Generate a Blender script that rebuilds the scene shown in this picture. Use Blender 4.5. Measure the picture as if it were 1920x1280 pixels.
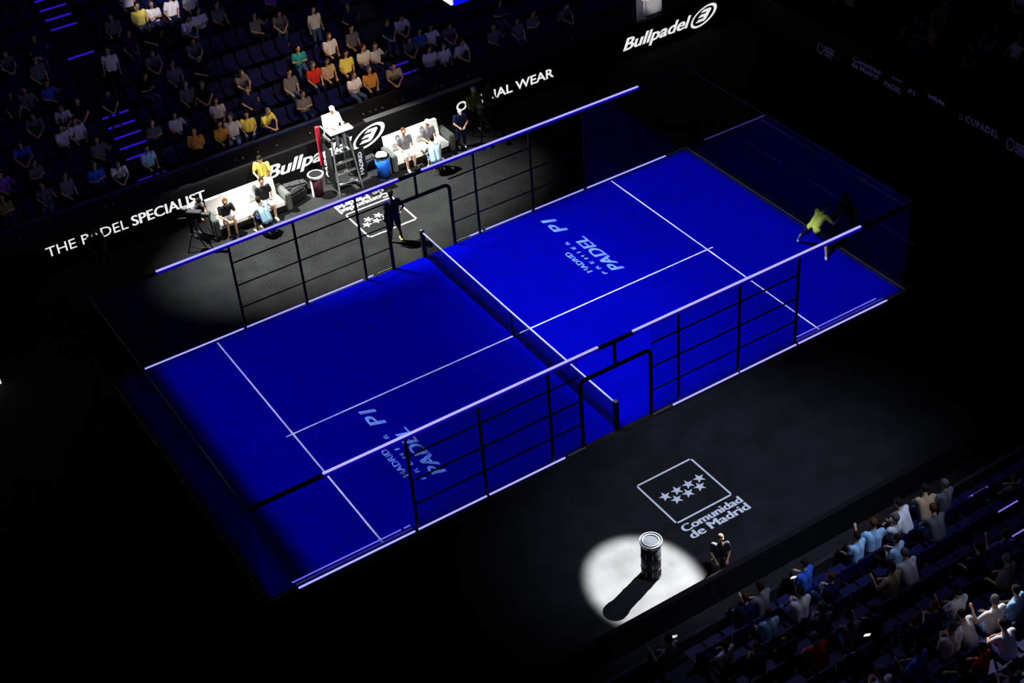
import bpy, bmesh, math, random
from mathutils import Vector, Matrix
R = random.Random(7)
for o in list(bpy.data.objects): bpy.data.objects.remove(o, do_unlink=True)
S = bpy.context.scene
COL = S.collection
PI = math.pi
# ------------------------------------------------------------------ camera
CP = (-16.96300667, -29.90146266, 26.35090818, 1.05610543, -0.65726778, -0.08697653, 2868.30184)
def cam_axes():
    az, el, ro = CP[3:6]
    F = Vector((math.cos(el)*math.cos(az), math.cos(el)*math.sin(az), math.sin(el)))
    Rt = F.cross(Vector((0, 0, 1))).normalized(); U = Rt.cross(F)
    R2 = math.cos(ro)*Rt + math.sin(ro)*U; U2 = -math.sin(ro)*Rt + math.cos(ro)*U
    return F, R2, U2
cd = bpy.data.cameras.new('camera'); co = bpy.data.objects.new('camera', cd); COL.objects.link(co)
F_, R_, U_ = cam_axes()
m = Matrix((R_, U_, -F_)).transposed().to_4x4(); m.translation = Vector(CP[:3]); co.matrix_world = m
cd.sensor_width = 36; cd.lens = CP[6]/1920*36; cd.clip_end = 300
S.camera = co
def ray(px, py):
    return Vector(CP[:3]), F_ + R_*((px-960)/CP[6]) - U_*((py-640)/CP[6])
def on_z(px, py, z=0):
    c, d = ray(px, py); return c + d*((z-c.z)/d.z)
def on_y(px, py, y):
    c, d = ray(px, py); return c + d*((y-c.y)/d.y)
# ------------------------------------------------------------------ world, exposure
w = bpy.data.worlds.new('world'); S.world = w; w.use_nodes = True
w.node_tree.nodes['Background'].inputs[0].default_value = (0.7, 0.68, 1, 1)
w.node_tree.nodes['Background'].inputs[1].default_value = 0.012
S.view_settings.view_transform = 'Standard'; S.view_settings.look = 'None'
S.view_settings.exposure = 0; S.view_settings.gamma = 1; S.view_settings.use_curve_mapping = False
# ------------------------------------------------------------------ lamps
def profile_lamp(name, loc, energy, color, x0, x1, y0, y1, soft=.2, radius=.15, ellipse=False):
    """profile spotlight whose shutters frame a rectangle (or iris an ellipse) on the floor"""
    l = bpy.data.lights.new(name, 'POINT'); l.energy = energy; l.color = color; l.shadow_soft_size = radius
    l.use_nodes = True; nt = l.node_tree; N = nt.nodes; L = nt.links
    em = N['Emission']; tc = N.new('ShaderNodeTexCoord'); sp = N.new('ShaderNodeSeparateXYZ')
    L.new(tc.outputs['Normal'], sp.inputs[0])
    def mt(op, a, b=None, c=None):
        n = N.new('ShaderNodeMath'); n.operation = op
        for i, v in enumerate((a, b, c)):
            if v is None: continue
            if isinstance(v, (int, float)): n.inputs[i].default_value = v
            else: L.new(v, n.inputs[i])
        return n.outputs[0]
    az = mt('ABSOLUTE', sp.outputs[2]); az = mt('MAXIMUM', az, .05)
    gx = mt('MULTIPLY_ADD', mt('DIVIDE', sp.outputs[0], az), loc[2], loc[0])
    gy = mt('MULTIPLY_ADD', mt('DIVIDE', sp.outputs[1], az), loc[2], loc[1])
    cx, hx, cy, hy = (x0+x1)/2, (x1-x0)/2, (y0+y1)/2, (y1-y0)/2
    ux = mt('ABSOLUTE', mt('SUBTRACT', gx, cx)); uy = mt('ABSOLUTE', mt('SUBTRACT', gy, cy))
    def step(v, h, s):
        mr = N.new('ShaderNodeMapRange'); mr.interpolation_type = 'SMOOTHSTEP'
        mr.inputs['From Min'].default_value = h-s; mr.inputs['From Max'].default_value = h+s
        mr.inputs['To Min'].default_value = 1; mr.inputs['To Max'].default_value = 0
        L.new(v, mr.inputs['Value']); return mr.outputs[0]
    if ellipse:
        r2 = mt('ADD', mt('POWER', mt('DIVIDE', ux, hx), 2), mt('POWER', mt('DIVIDE', uy, hy), 2))
        k = step(mt('SQRT', r2), 1, soft)
    else:
        k = mt('MULTIPLY', step(ux, hx, soft), step(uy, hy, soft))
    down = mt('LESS_THAN', sp.outputs[2], 0)
    L.new(mt('MULTIPLY', k, down), em.inputs['Strength'])
    o = bpy.data.objects.new(name, l); COL.objects.link(o); o.location = loc
    return o
def spot(name, loc, tgt, energy, color, ang, blend=.5, radius=.15):
    l = bpy.data.lights.new(name, 'SPOT'); l.energy = energy; l.color = color; l.spot_size = math.radians(ang)
    l.spot_blend = blend; l.shadow_soft_size = radius
    o = bpy.data.objects.new(name, l); COL.objects.link(o); o.location = loc
    o.rotation_euler = (Vector(tgt)-Vector(loc)).to_track_quat('-Z', 'Y').to_euler(); return o
def area(name, loc, tgt, energy, color, sx, sy, spread=180):
    l = bpy.data.lights.new(name, 'AREA'); l.shape = 'RECTANGLE'; l.size = sx; l.size_y = sy
    l.energy = energy; l.color = color; l.spread = math.radians(spread)
    o = bpy.data.objects.new(name, l); COL.objects.link(o); o.location = loc
    o.rotation_euler = (Vector(tgt)-Vector(loc)).to_track_quat('-Z', 'Y').to_euler(); return o
CW = (.62, .66, 1.0)
profile_lamp('court_lamp', (-11, 0, 27), 21000, CW, -8.75, .3, -5.0, 5.0, .25, .25)
profile_lamp('court_lamp', (-11, 1, 27), 4200, CW, -10.0, -9.35, -5.0, 5.0, .15, .2)  # added dim lamp for the end strip; leaves a dark band between shutters
profile_lamp('court_lamp', (-6, 0, 27), 44000, CW, .0, 10.02, -5.0, 5.0, .3, .25)
profile_lamp('court_lamp', (-8, -4, 27), 21000, CW, -.6, 5.0, -5.4, 4.2, .7, .25, True)
profile_lamp('benches_lamp', (-8, 16, 22), 165000, (.95, 1, .93), -5.8, 4.6, 5.0, 11.3, .42, .1, True)
profile_lamp('benches_front_lamp', (3, -12, 26), 60000, (1, .97, .9), -4.7, 4.2, 8.9, 13.2, .25, .2, True)
profile_lamp('logo_lamp', (4, -20, 22), 20000, (.60, .70, 1.0), -4.2, 5.5, -12.5, -4.9, .5, .3, True)
profile_lamp('can_lamp', (14.5, -4.1, 15), 1400000, (.97, 1, .98), -3.88, -1.38, -11.35, -8.3, .16, .05, True)
profile_lamp('far_stand_lamp', (0, -4, 27), 2900, (.46, .40, 1), -22, 30, 11.9, 30, .3, .4)
profile_lamp('near_stand_lamp', (3, 0, 25), 3100, (.42, .46, 1), -6, 16, -32, -12.4, .3, .4)
spot('first_rows_fill', (4, -2, 24), (.6, 13.4, 2.0), 20000, (1, .72, .42), 15, .9, .2)  # added spot, stands in for warm spill on the first rows
spot('upper_rows_fill', (-6, 2, 24), (-2.5, 18.2, 4.4), 22000, (1, .95, .9), 4.6, .6, .2)  # added spot to brighten one group in the upper rows
spot('corner_rows_fill', (8, 6, 20), (.45, -17.6, 3.8), 55000, (1, .98, 1), 4.2, .5, .1)  # added spot to brighten the corner of the near stand
# ------------------------------------------------------------------ materials
def mat(name, col, rough=.6, metal=0, emis=None, es=1, noise=0, scale=8, spec=.3):
    mt = bpy.data.materials.new(name); mt.use_nodes = True; nt = mt.node_tree; b = nt.nodes['Principled BSDF']
    b.inputs['Base Color'].default_value = (*col, 1); b.inputs['Roughness'].default_value = rough
    b.inputs['Metallic'].default_value = metal; b.inputs['Specular IOR Level'].default_value = spec
    if emis:
        b.inputs['Emission Color'].default_value = (*emis, 1); b.inputs['Emission Strength'].default_value = es
    if noise:
        tc = nt.nodes.new('ShaderNodeTexCoord'); n = nt.nodes.new('ShaderNodeTexNoise'); n.inputs['Scale'].default_value = scale
        n.inputs['Detail'].default_value = 6
        cr = nt.nodes.new('ShaderNodeValToRGB')
        cr.color_ramp.elements[0].position = .3; cr.color_ramp.elements[1].position = .7
        cr.color_ramp.elements[0].color = tuple(c*(1-noise) for c in col)+(1,)
        cr.color_ramp.elements[1].color = tuple(min(1, c*(1+noise)) for c in col)+(1,)
        nt.links.new(tc.outputs['Object'], n.inputs['Vector']); nt.links.new(n.outputs['Fac'], cr.inputs[0])
        nt.links.new(cr.outputs[0], b.inputs['Base Color'])
    return mt
M = {}
def MM(k, *a, **kw):
    if k not in M: M[k] = mat(k, *a, **kw)
    return M[k]
MM('arena_floor', (.0165, .0165, .017), .9, noise=.25, scale=1.3, spec=.04)
MM('turf', (.0005, .0012, .29), .95, noise=.12, scale=2.0, spec=0)
MM('line_white', (.82, .84, .9), .8, spec=.1)
MM('logo_blue', (.24, .46, .98), .8, spec=.1)
MM('logo_white', (.9, .9, .92), .8, spec=.1)
MM('logo_bright', (.8, .8, .82), .8, spec=.1, emis=(1, 1, 1), es=.0)
MM('marking_tan', (.85, .62, .35), .8)
MM('black_steel', (.006, .006, .007), .5)
MM('dark_grey', (.03, .03, .033), .6)
MM('edge_grey', (.24, .23, .21), .4)
MM('net_black', (.004, .004, .006), .9, spec=0)
MM('led', (.1, .1, .1), emis=(.50, .46, 2.6), es=1)
MM('led_reflection', (.1, .1, .1), emis=(.17, .13, 1.0), es=1)
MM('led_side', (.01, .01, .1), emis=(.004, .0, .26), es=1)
MM('led_violet', (.05, .02, .3), emis=(.022, .004, .40), es=1)
MM('led_pale', (.1, .1, .3), emis=(.2, .16, .7), es=1)
MM('board_black', (.004, .004, .005), .5, noise=.2, scale=3)
MM('letters_lit', (.8, .8, .8), emis=(1, 1, 1), es=.82)
MM('letters_dim', (.1, .1, .2), emis=(.012, .009, .032), es=1)  # faint glow put into the lettering of the unlit right board
MM('stand_dark', (.012, .012, .016), .7, noise=.3, scale=4)
MM('stair_grey', (.045, .055, .055), .7, noise=.2, scale=6)
MM('parapet_blue', (.02, .03, .16), .6, noise=.2)
MM('seat_blue', (.002, .004, .06), .5)
MM('wall_black', (.003, .003, .004), .9)
MM('white_pad', (.85, .82, .8), .7, noise=.04)
MM('grey_pad', (.07, .075, .07), .7, noise=.15)
MM('red_pad', (.42, .01, .03), .6)
MM('steel', (.25, .27, .27), .35, .6)
MM('can_black', (.003, .003, .004), .55, spec=.1)
MM('lid_rim', (.035, .035, .04), .3)
MM('can_print', (.008, .008, .009), .5)
MM('clear_plastic', (.010, .011, .014), .2)
MM('screen_white', (.5, .5, .5), emis=(.9, .93, 1), es=1)
MM('screen_blue', (0, 0, .3), emis=(.0, .004, .85), es=1)
MM('bin_dark_red', (.045, .008, .015), .5)
MM('bin_blue', (.01, .09, .5), .4)
MM('mirror_red', (.4, .02, .02), .5)
MM('phone_glow', (.2, .2, .2), emis=(.9, .9, 1), es=1)
gl = bpy.data.materials.new('court_glass'); gl.use_nodes = True; nt = gl.node_tree; nt.nodes.clear()
o_ = nt.nodes.new('ShaderNodeOutputMaterial'); mx = nt.nodes.new('ShaderNodeMixShader')
tr = nt.nodes.new('ShaderNodeBsdfTransparent'); tr.inputs[0].default_value = (.97, .98, .98, 1)
gs = nt.nodes.new('ShaderNodeBsdfGlossy'); gs.inputs['Roughness'].default_value = .0
lw = nt.nodes.new('ShaderNodeLayerWeight'); lw.inputs[0].default_value = .5
pw = nt.nodes.new('ShaderNodeMath'); pw.operation = 'POWER'; pw.inputs[1].default_value = 5
ma = nt.nodes.new('ShaderNodeMath'); ma.operation = 'MULTIPLY_ADD'; ma.inputs[1].default_value = .96; ma.inputs[2].default_value = .022
for a, b in ((lw.outputs['Facing'], pw.inputs[0]), (pw.outputs[0], ma.inputs[0]), (ma.outputs[0], mx.inputs[0]), (tr.outputs[0], mx.inputs[1]), (gs.outputs[0], mx.inputs[2]), (mx.outputs[0], o_.inputs[0])): nt.links.new(a, b)
M['glass'] = gl
CLOTH = {}
def cloth(k):
    table = dict(white=(.75, .74, .76), grey=(.14, .14, .16), black=(.008, .008, .01), navy=(.01, .012, .06), blue=(.04, .12, .6), lightblue=(.35, .6, .85),
                 teal=(.03, .35, .36), yellow=(.75, .65, .12), lime=(.8, .95, .12), orange=(.6, .26, .05), red=(.55, .03, .02), green=(.30, .5, .02),
                 tan=(.5, .35, .22), purple=(.25, .1, .5), skin=(.52, .30, .19), skin_dark=(.2, .1, .06), hair_dark=(.015, .01, .008), hair_brown=(.09, .035, .015),
                 hair_grey=(.1, .1, .1), denim=(.05, .1, .22), paleblue=(.28, .45, .55), olive=(.2, .2, .05), eye=(.01, .01, .01), lip=(.4, .12, .1))
    if k not in CLOTH: CLOTH[k] = mat('cloth_'+k if k not in ('skin', 'skin_dark') else k, table[k], .85, spec=.1)
    return CLOTH[k]
# ------------------------------------------------------------------ helpers
def tag(o, label=None, cat=None, group=None, kind=None):
    if label: o['label'] = label
    if cat: o['category'] = cat
    if group: o['group'] = group
    if kind: o['kind'] = kind
    return o
def empty(name, loc=(0, 0, 0), rz=0):
    o = bpy.data.objects.new(name, None); COL.objects.link(o); o.location = loc; o.rotation_euler = (0, 0, rz)
    o.empty_display_size = .1; return o
class MB:
    def __init__(s): s.bm = bmesh.new()
    def box(s, x0, x1, y0, y1, z0, z1):
        r = bmesh.ops.create_cube(s.bm, size=1)
        bmesh.ops.transform(s.bm, matrix=Matrix.Translation(((x0+x1)/2, (y0+y1)/2, (z0+z1)/2)) @ Matrix.Diagonal((abs(x1-x0), abs(y1-y0), abs(z1-z0), 1)), verts=r['verts']); return s
    def bar(s, a, b, w, h=None):
        a = Vector(a); b = Vector(b); d = b-a; h = h or w
        r = bmesh.ops.create_cube(s.bm, size=1)
        q = d.to_track_quat('Z', 'Y').to_matrix().to_4x4()
        bmesh.ops.transform(s.bm, matrix=Matrix.Translation((a+b)/2) @ q @ Matrix.Diagonal((w, h, d.length, 1)), verts=r['verts']); return s
    def cyl(s, a, b, r1, r2=None, n=24, caps=True):
        a = Vector(a); b = Vector(b); d = b-a
        r = bmesh.ops.create_cone(s.bm, cap_ends=caps, segments=n, radius1=r1, radius2=r1 if r2 is None else r2, depth=d.length)
        bmesh.ops.transform(s.bm, matrix=Matrix.Translation((a+b)/2) @ d.to_track_quat('Z', 'Y').to_matrix().to_4x4(), verts=r['verts']); return s
    def sph(s, c, r, rot=None, n=16):
        if isinstance(r, (int, float)): r = (r, r, r)
        q = bmesh.ops.create_uvsphere(s.bm, u_segments=n, v_segments=max(6, n*2//3), radius=1)
        mm = Matrix.Translation(c) @ (rot.to_4x4() if rot is not None else Matrix.Identity(4)) @ Matrix.Diagonal((*r, 1))
        bmesh.ops.transform(s.bm, matrix=mm, verts=q['verts']); return s
    def cap(s, a, b, r1, r2=None, n=12):
        r2 = r1 if r2 is None else r2
        s.sph(a, r1, n=n); s.sph(b, r2, n=n)
        if (Vector(b)-Vector(a)).length > 1e-4: s.cyl(a, b, r1, r2, n)
        return s
    def poly(s, pts, nrm, t):
        """prism from a planar outline, extruded by t along nrm"""
        vs = [s.bm.verts.new(p) for p in pts]; n = Vector(nrm)*t
        ws = [s.bm.verts.new(Vector(p)+n) for p in pts]
        s.bm.faces.new(ws); s.bm.faces.new(vs[::-1]); k = len(pts)
        for i in range(k): s.bm.faces.new((vs[i], vs[(i+1) % k], ws[(i+1) % k], ws[i]))
        return s
    def mesh(s, name, mt, smooth=False):
        bmesh.ops.recalc_face_normals(s.bm, faces=s.bm.faces)
        me = bpy.data.meshes.new(name); s.bm.to_mesh(me); s.bm.free()
        me.materials.append(mt if not isinstance(mt, str) else M[mt])
        if smooth: me.polygons.foreach_set('use_smooth', [True]*len(me.polygons))
        return me
    def build(s, name, mt, parent=None, smooth=False, bevel=0):
        if bevel: bmesh.ops.bevel(s.bm, geom=list(s.bm.edges), offset=bevel, segments=2, affect='EDGES')
        o = bpy.data.objects.new(name, s.mesh(name, mt, smooth)); COL.objects.link(o)
        if parent: o.parent = parent
        return o
def copy_tree(o, parent=None):
    c = o.copy(); COL.objects.link(c)
    if parent: c.parent = parent; c.matrix_parent_inverse = o.matrix_parent_inverse
    for ch in list(o.children): copy_tree(ch, c)
    return c
def text_mesh(txt, org, right, up, width, height, mt, name='lettering', parent=None, bold=.03, shear=0, thick=.004, spacing=1, fat=0):
    c = bpy.data.curves.new('t', 'FONT'); c.body = txt; c.size = 1; c.offset = bold; c.shear = shear; c.resolution_u = 3; c.space_character = spacing
    c.space_line = .85; c.extrude = 0
    t = bpy.data.objects.new('t', c); COL.objects.link(t)
    dg = bpy.context.evaluated_depsgraph_get(); dg.update()
    me = bpy.data.meshes.new_from_object(t.evaluated_get(dg))
    bpy.data.objects.remove(t); bpy.data.curves.remove(c)
    xs = [v.co.x for v in me.vertices]; ys = [v.co.y for v in me.vertices]
    x0, x1, y0, y1 = min(xs), max(xs), min(ys), max(ys)
    rt = Vector(right).normalized(); u = Vector(up).normalized(); n = rt.cross(u); org = Vector(org)
    for v in me.vertices:
        v.co = org + rt*((v.co.x-x0)/(x1-x0)*width) + u*((v.co.y-y0)/(y1-y0)*height) + n*thick
    bm = bmesh.new(); bm.from_mesh(me)
    if fat:
        for q in (-.5, .5):
            dd = bmesh.ops.duplicate(bm, geom=[f for f in bm.faces if not f.tag]); fs = [g for g in dd['geom'] if isinstance(g, bmesh.types.BMFace)]
            for f in fs: f.tag = True
            bmesh.ops.translate(bm, vec=rt*fat*q*2+n*.0002*(q+1), verts=[g for g in dd['geom'] if isinstance(g, bmesh.types.BMVert)])
    ex = bmesh.ops.extrude_face_region(bm, geom=list(bm.faces))
    bmesh.ops.translate(bm, vec=-n*thick*.9, verts=[g for g in ex['geom'] if isinstance(g, bmesh.types.BMVert)])
    bmesh.ops.recalc_face_normals(bm, faces=bm.faces); bm.to_mesh(me); bm.free()
    me.materials.clear(); me.materials.append(M[mt]); me.name = name
    o = bpy.data.objects.new(name, me); COL.objects.link(o)
    if parent: o.parent = parent
    return o
# ------------------------------------------------------------------ setting
tag(MB().box(-45, 45, -45, 45, -.3, 0).build('floor', 'arena_floor'), kind='structure')
tag(MB().box(-45, 45, 27, 27.3, 0, 30).build('wall_far', 'wall_black'), kind='structure')
tag(MB().box(34, 34.3, -45, 27, 0, 30).build('wall_right', 'wall_black'), kind='structure')
turf = MB().box(-10.02, 10.02, -5.02, 5.02, 0, .012).build('floor_court', 'turf')
tag(turf, kind='structure')
LW = .05; zt = .0125
ln = [('service_line', (-6.975, -6.925, -4.98, 4.98)), ('service_line', (6.925, 6.975, -4.98, 4.98)), ('centre_line', (-7.15, 7.15, -.025, .025))]
for n, (a, b, c, d) in ln: MB().box(a, b, c, d, zt, zt+.003 + (.001 if n[0] == 'c' else 0)).build(n, 'line_white', turf)
def flat_text(txt, x_base, y0, y1, h, mt, parent, bold=.03, shear=0, spacing=1):
    fat = .02 if h > .3 else .008
    # reads towards +y, its top towards -x
    return text_mesh(txt, (x_base, y0, zt+.001), (0, 1, 0), (-1, 0, 0), y1-y0, h, mt, 'floor_lettering', parent, .008, shear, .004, spacing, fat)
for dx, dy, k in ((0, 0, 1), (-8.83, -4.5, 1)):
    flat_text('PADEL', 4.44+dx, .78+dy, 2.92+dy, .38, 'logo_blue', turf, .03, .25)
    flat_text('P1', 4.27+dx-(.15 if dx else .0), 3.5+dy+(-.1 if dx else 0), 4.42+dy-(.2 if dx else 0), .42, 'logo_blue', turf, .03, .25)
    flat_text('PREMIER', 3.88+dx, .85+dy, 2.98+dy, .12, 'logo_blue', turf, .025, .1, 1.9)
    flat_text('MADRID', 3.60+dx, 1.22+dy, 2.48+dy, .18, 'logo_blue', turf, .03, 0)
def star(mb, c, r, flip):
    pts = []
    for i in range(10):
        a = PI/2 + i*PI/5; q = r if i % 2 == 0 else r*.4
        pts.append((c[0]+flip*q*math.cos(a), c[1]+flip*q*math.sin(a), .003))
    mb.poly(pts, (0, 0, 1), .004)
def community_logo(cx, y_top, f):
    # f=1 reads towards +x with its top towards +y; f=-1 turned round
    e = empty('floor_emblem', (cx, y_top, 0))
    tag(e, 'white square emblem with seven stars and two words on dark floor by the %s gate' % ('near' if f == 1 else 'far'), 'emblem')
    mb = MB(); h = .87; t = .05; Y0, Y1 = 0, -1.68*f
    ys = sorted((Y0, Y1))
    for a in ((-h, h, ys[0], ys[0]+t), (-h, h, ys[1]-t, ys[1]), (-h, -h+t, ys[0], ys[1]), (h-t, h, ys[0], ys[1])): mb.box(*a, .003, .007)
    mb.build('square_outline', 'logo_white', e)
    for sx, sy in ((-.5, -.74), (-.14, -.74), (.22, -.73), (.57, -.72), (-.33, -.99), (.03, -.98), (.4, -.97)):
        mb = MB(); star(mb, (sx*f, sy*f), .17, f); mb.build('star', 'logo_white', e)
    text_mesh('Comunidad', (-.86*f, (-1.68-.34)*f, .003), (f, 0, 0), (0, f, 0), 1.78, .24, 'logo_white', 'lettering', e, .0, fat=.016)
    text_mesh('de Madrid', (-.84*f, (-1.68-.63)*f, .003), (f, 0, 0), (0, f, 0), 1.76, .25, 'logo_white', 'lettering', e, .0, fat=.016)
    return e
community_logo(0, -7.03, 1)
community_logo(0, 7.0, -1)
# dashed marking beyond the right end of the court
e = empty('floor_marking', (11.88, 0, 0)); tag(e, 'thin broken pale line on dark floor beyond the right glass end', 'floor marking')
for a, b in ((2.4, 4.2), (-.7, 1.25), (-3.6, -2.05)): MB().box(-.02, .02, a, b, .001, .005).build('dash', 'marking_tan', e)
# ------------------------------------------------------------------ court enclosure
H = 3.0
def side_fence(sy):
    nm = 'near' if sy < 0 else 'far'
    root = empty('court_side_fence', (0, 5.05*sy, 0))
    tag(root, '%s side fence of the blue court, black posts, wire mesh, glass ends and lit rail' % nm, 'fence')
    def P(mb, n, mt, p=root): return mb.build(n, mt, p)
    # top rail with the light strip on it
    P(MB().box(-10.05, 10.05, -.04, .04, H-.1, H-.02), 'top_rail', 'black_steel')
    P(MB().box(-10.05, -8.16, -.012, .012, H-.018, H), 'rail_highlight', 'edge_grey'); P(MB().box(8.16, 10.05, -.012, .012, H-.018, H), 'rail_highlight', 'edge_grey')  # highlight on the unlit rail ends, put in as grey strips
    gaps = ((-8.14, -.5), (.56, 8.14)) if sy < 0 else ((-8.14, -.55), (.25, 8.14))
    for a, b in gaps:
        s = P(MB().box(a, b, -.028, .028, H-.02, H+.012), 'led_strip', 'led')
        MB().box(a, b, -.055, -.041, H-.085, H-.03).build('led_housing', 'led_side', s)
    # posts
    for x in (-6, -4, -2, 2, 4, 6): P(MB().box(x-.03, x+.03, -.03, .03, 0, H-.1), 'post', 'black_steel')
    P(MB().box(-.035, .035, -.03, .03, 2.16, H-.1), 'post', 'black_steel')
    # gate portal with rounded corners
    mb = MB(); x0, x1, zt_, r = -1.07, 1.1, 2.16, .16
    pts = [(x0, 0), (x0, zt_-r)]+[(x0+r-r*math.cos(a), zt_-r+r*math.sin(a)) for a in (PI/6, PI/3, PI/2)]+[(x1-r+r*math.sin(a), zt_-r+r*math.cos(a)) for a in (0, PI/6, PI/3, PI/2)]+[(x1, 0)]
    for (a, b), (c, d) in zip(pts, pts[1:]): mb.cyl((a, 0, b), (c, 0, d), .055, n=10)
    P(mb, 'gate_frame', 'black_steel')
    # horizontal rails and mesh
    for s in (-1, 1):
        segs = ((1.1, 2), (2, 4), (4, 6))
        for a, b in segs:
            for z in (.78, 1.55, 2.33): P(MB().box(s*a, s*b, -.015, .015, z-.015, z+.015), 'rail', 'black_steel')
            mb = MB(); x = a+.05
            while x < b: mb.box(s*x-.002, s*x+.002, -.002, .002, .02, H-.1); x += .055
            z = .05
            while z < H-.1: mb.box(s*a, s*b, -.002, .002, z-.002, z+.002); z += .055
            P(mb, 'mesh_panel', 'net_black')
        for a, b in ((6.05, 8), (8.02, 9.98)):
            g = P(MB().box(s*a, s*b, -.006, .006, .02, H-.1), 'glass_panel', 'glass')
    # low light strip
    for a, b in (((-9.3, -6.12), (-6.02, -4.05), (-3.97, -1.69), (1.76, 3.97), (4.03, 6.0), (6.08, 9.35)) if sy < 0 else ((-9.12, -6.05), (-5.95, -4.05), (-3.95, -2.1), (-2.0, -1.75), (1.65, 2.15), (2.25, 3.95), (4.0, 5.96), (6.04, 9.25))):
        P(MB().box(a, b, .05*sy, .085*sy, .0, .03), 'led_strip', 'led')
    for s in (-1, 1): P(MB().box(s*9.3, s*10.1, .05*sy, .075*sy, 0, .03), 'base_channel', 'edge_grey')
    P(MB().box(-1.6, -1.05, .05*sy, .07*sy, 0, .03), 'base_channel', 'edge_grey'); P(MB().box(1.1, 1.7, .05*sy, .07*sy, 0, .03), 'base_channel', 'edge_grey')
    if sy < 0:
        for a, b in ((-9.35, -6.38), (-6.3, -6.12), (6.12, 9.15)): P(MB().box(a, b, .16, .19, .012, .03), 'led_reflection_strip', 'led_reflection')  # glowing strips put in for the low strip's reflection in the glass
side_fence(-1); side_fence(1)
def end_wall(sx):
    nm = 'left' if sx < 0 else 'right'
    root = empty('glass_end_wall', (10.06*sx, 0, 0))
    tag(root, 'clear glass end wall closing the %s end of the blue court' % nm, 'glass wall')
    for i in range(5):
        y = -5+2*i
        MB().box(-.006, .006, y+.01, y+1.99, .02, H-.03).build('glass_panel', 'glass', root)
    MB().box(-.012, .012, -5.0, 5.0, H-.03, H-.005).build('top_channel', 'edge_grey', root)
    MB().box(.03*sx, .043*sx, -5.02, 5.05, 0, .03).build('base_channel', 'edge_grey', root)
    MB().box(-.09*sx, -.075*sx, -4.98, 5.0, .012, .02).build('base_reflection', 'dark_grey', root)  # reflection of the glass base, put in as a grey strip
end_wall(-1); end_wall(1)
# net
net = empty('court_net', (0, 0, 0)); tag(net, 'black tennis-style net with white tape across the middle of the blue court', 'net')
for s in (-1, 1):
    MB().box(-.06, .06, s*5.02-.06, s*5.02+.06, .012, .97).build('net_post', 'black_steel', net, bevel=.01)
    MB().sph((0, s*5.02, .98), (.07, .07, .03)).build('post_cap', 'steel', net)
mb = MB(); n = 180
def nz(y): return .90-.04*(1-(abs(y)/5)**1.5)
for i in range(n):
    y = -4.95+9.9*i/(n-1); mb.box(-.003, .003, y-.0045, y+.0045, .02, nz(y))
for j in range(17):
    z = .03+j*.05; mb.box(-.003, .003, -4.95, 4.95, z-.0045, z+.0045)
mb.build('net_mesh', 'net_black', net)
mb = MB(); k = 24
for i in range(k):
    a = -4.96+9.92*i/k; b = -4.96+9.92*(i+1)/k; mb.bar((0, a, nz(a)), (0, b, nz(b)), .03, .045)
mb.build('net_tape', 'line_white', net)
MB().box(-.012, .012, -.025, .025, .012, .86).build('centre_strap', 'net_black', net)
# ------------------------------------------------------------------ giant ball can
cx, cy = -2.33, -9.66
can = empty('giant_ball_can', (cx, cy, 0)); tag(can, 'giant black tennis ball can with clear lid standing in a white spotlight', 'ball can')
MB().cyl((0, 0, 0), (0, 0, 1.0), .235, n=48).build('body', 'can_black', can, True)
for z in (.02, .30, .62, .98): MB().cyl((0, 0, z-.012), (0, 0, z+.012), .243, n=48).build('ridge', 'can_black', can)
mb = MB(); mb.cyl((0, 0, 1.0), (0, 0, 1.06), .24, .262, 48); mb.cyl((0, 0, 1.06), (0, 0, 1.1), .268, n=48)
mb.build('lid', 'clear_plastic', can)
for r in (.19, .262):
    mb = MB()
    for i in range(40):
        a, b = 2*PI*i/40, 2*PI*(i+1)/40; mb.bar((r*math.cos(a), r*math.sin(a), 1.108), (r*math.cos(b), r*math.sin(b), 1.108), .018)
    mb.build('lid_ring', 'lid_rim', can)
mb = MB(); vd = math.atan2(-20, -14.6)
for i, (z, h_, aw) in enumerate(((.12, .2, .16), (.40, .12, .22), (.70, .16, .14))):
    for q in (-.5, 0.15, .6):
        a = vd+q; r = .245
        mb.bar((r*math.cos(a), r*math.sin(a), z), (r*math.cos(a), r*math.sin(a), z+h_), .035*aw/.16, .004)
mb.build('printed_label', 'can_print', can)
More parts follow.
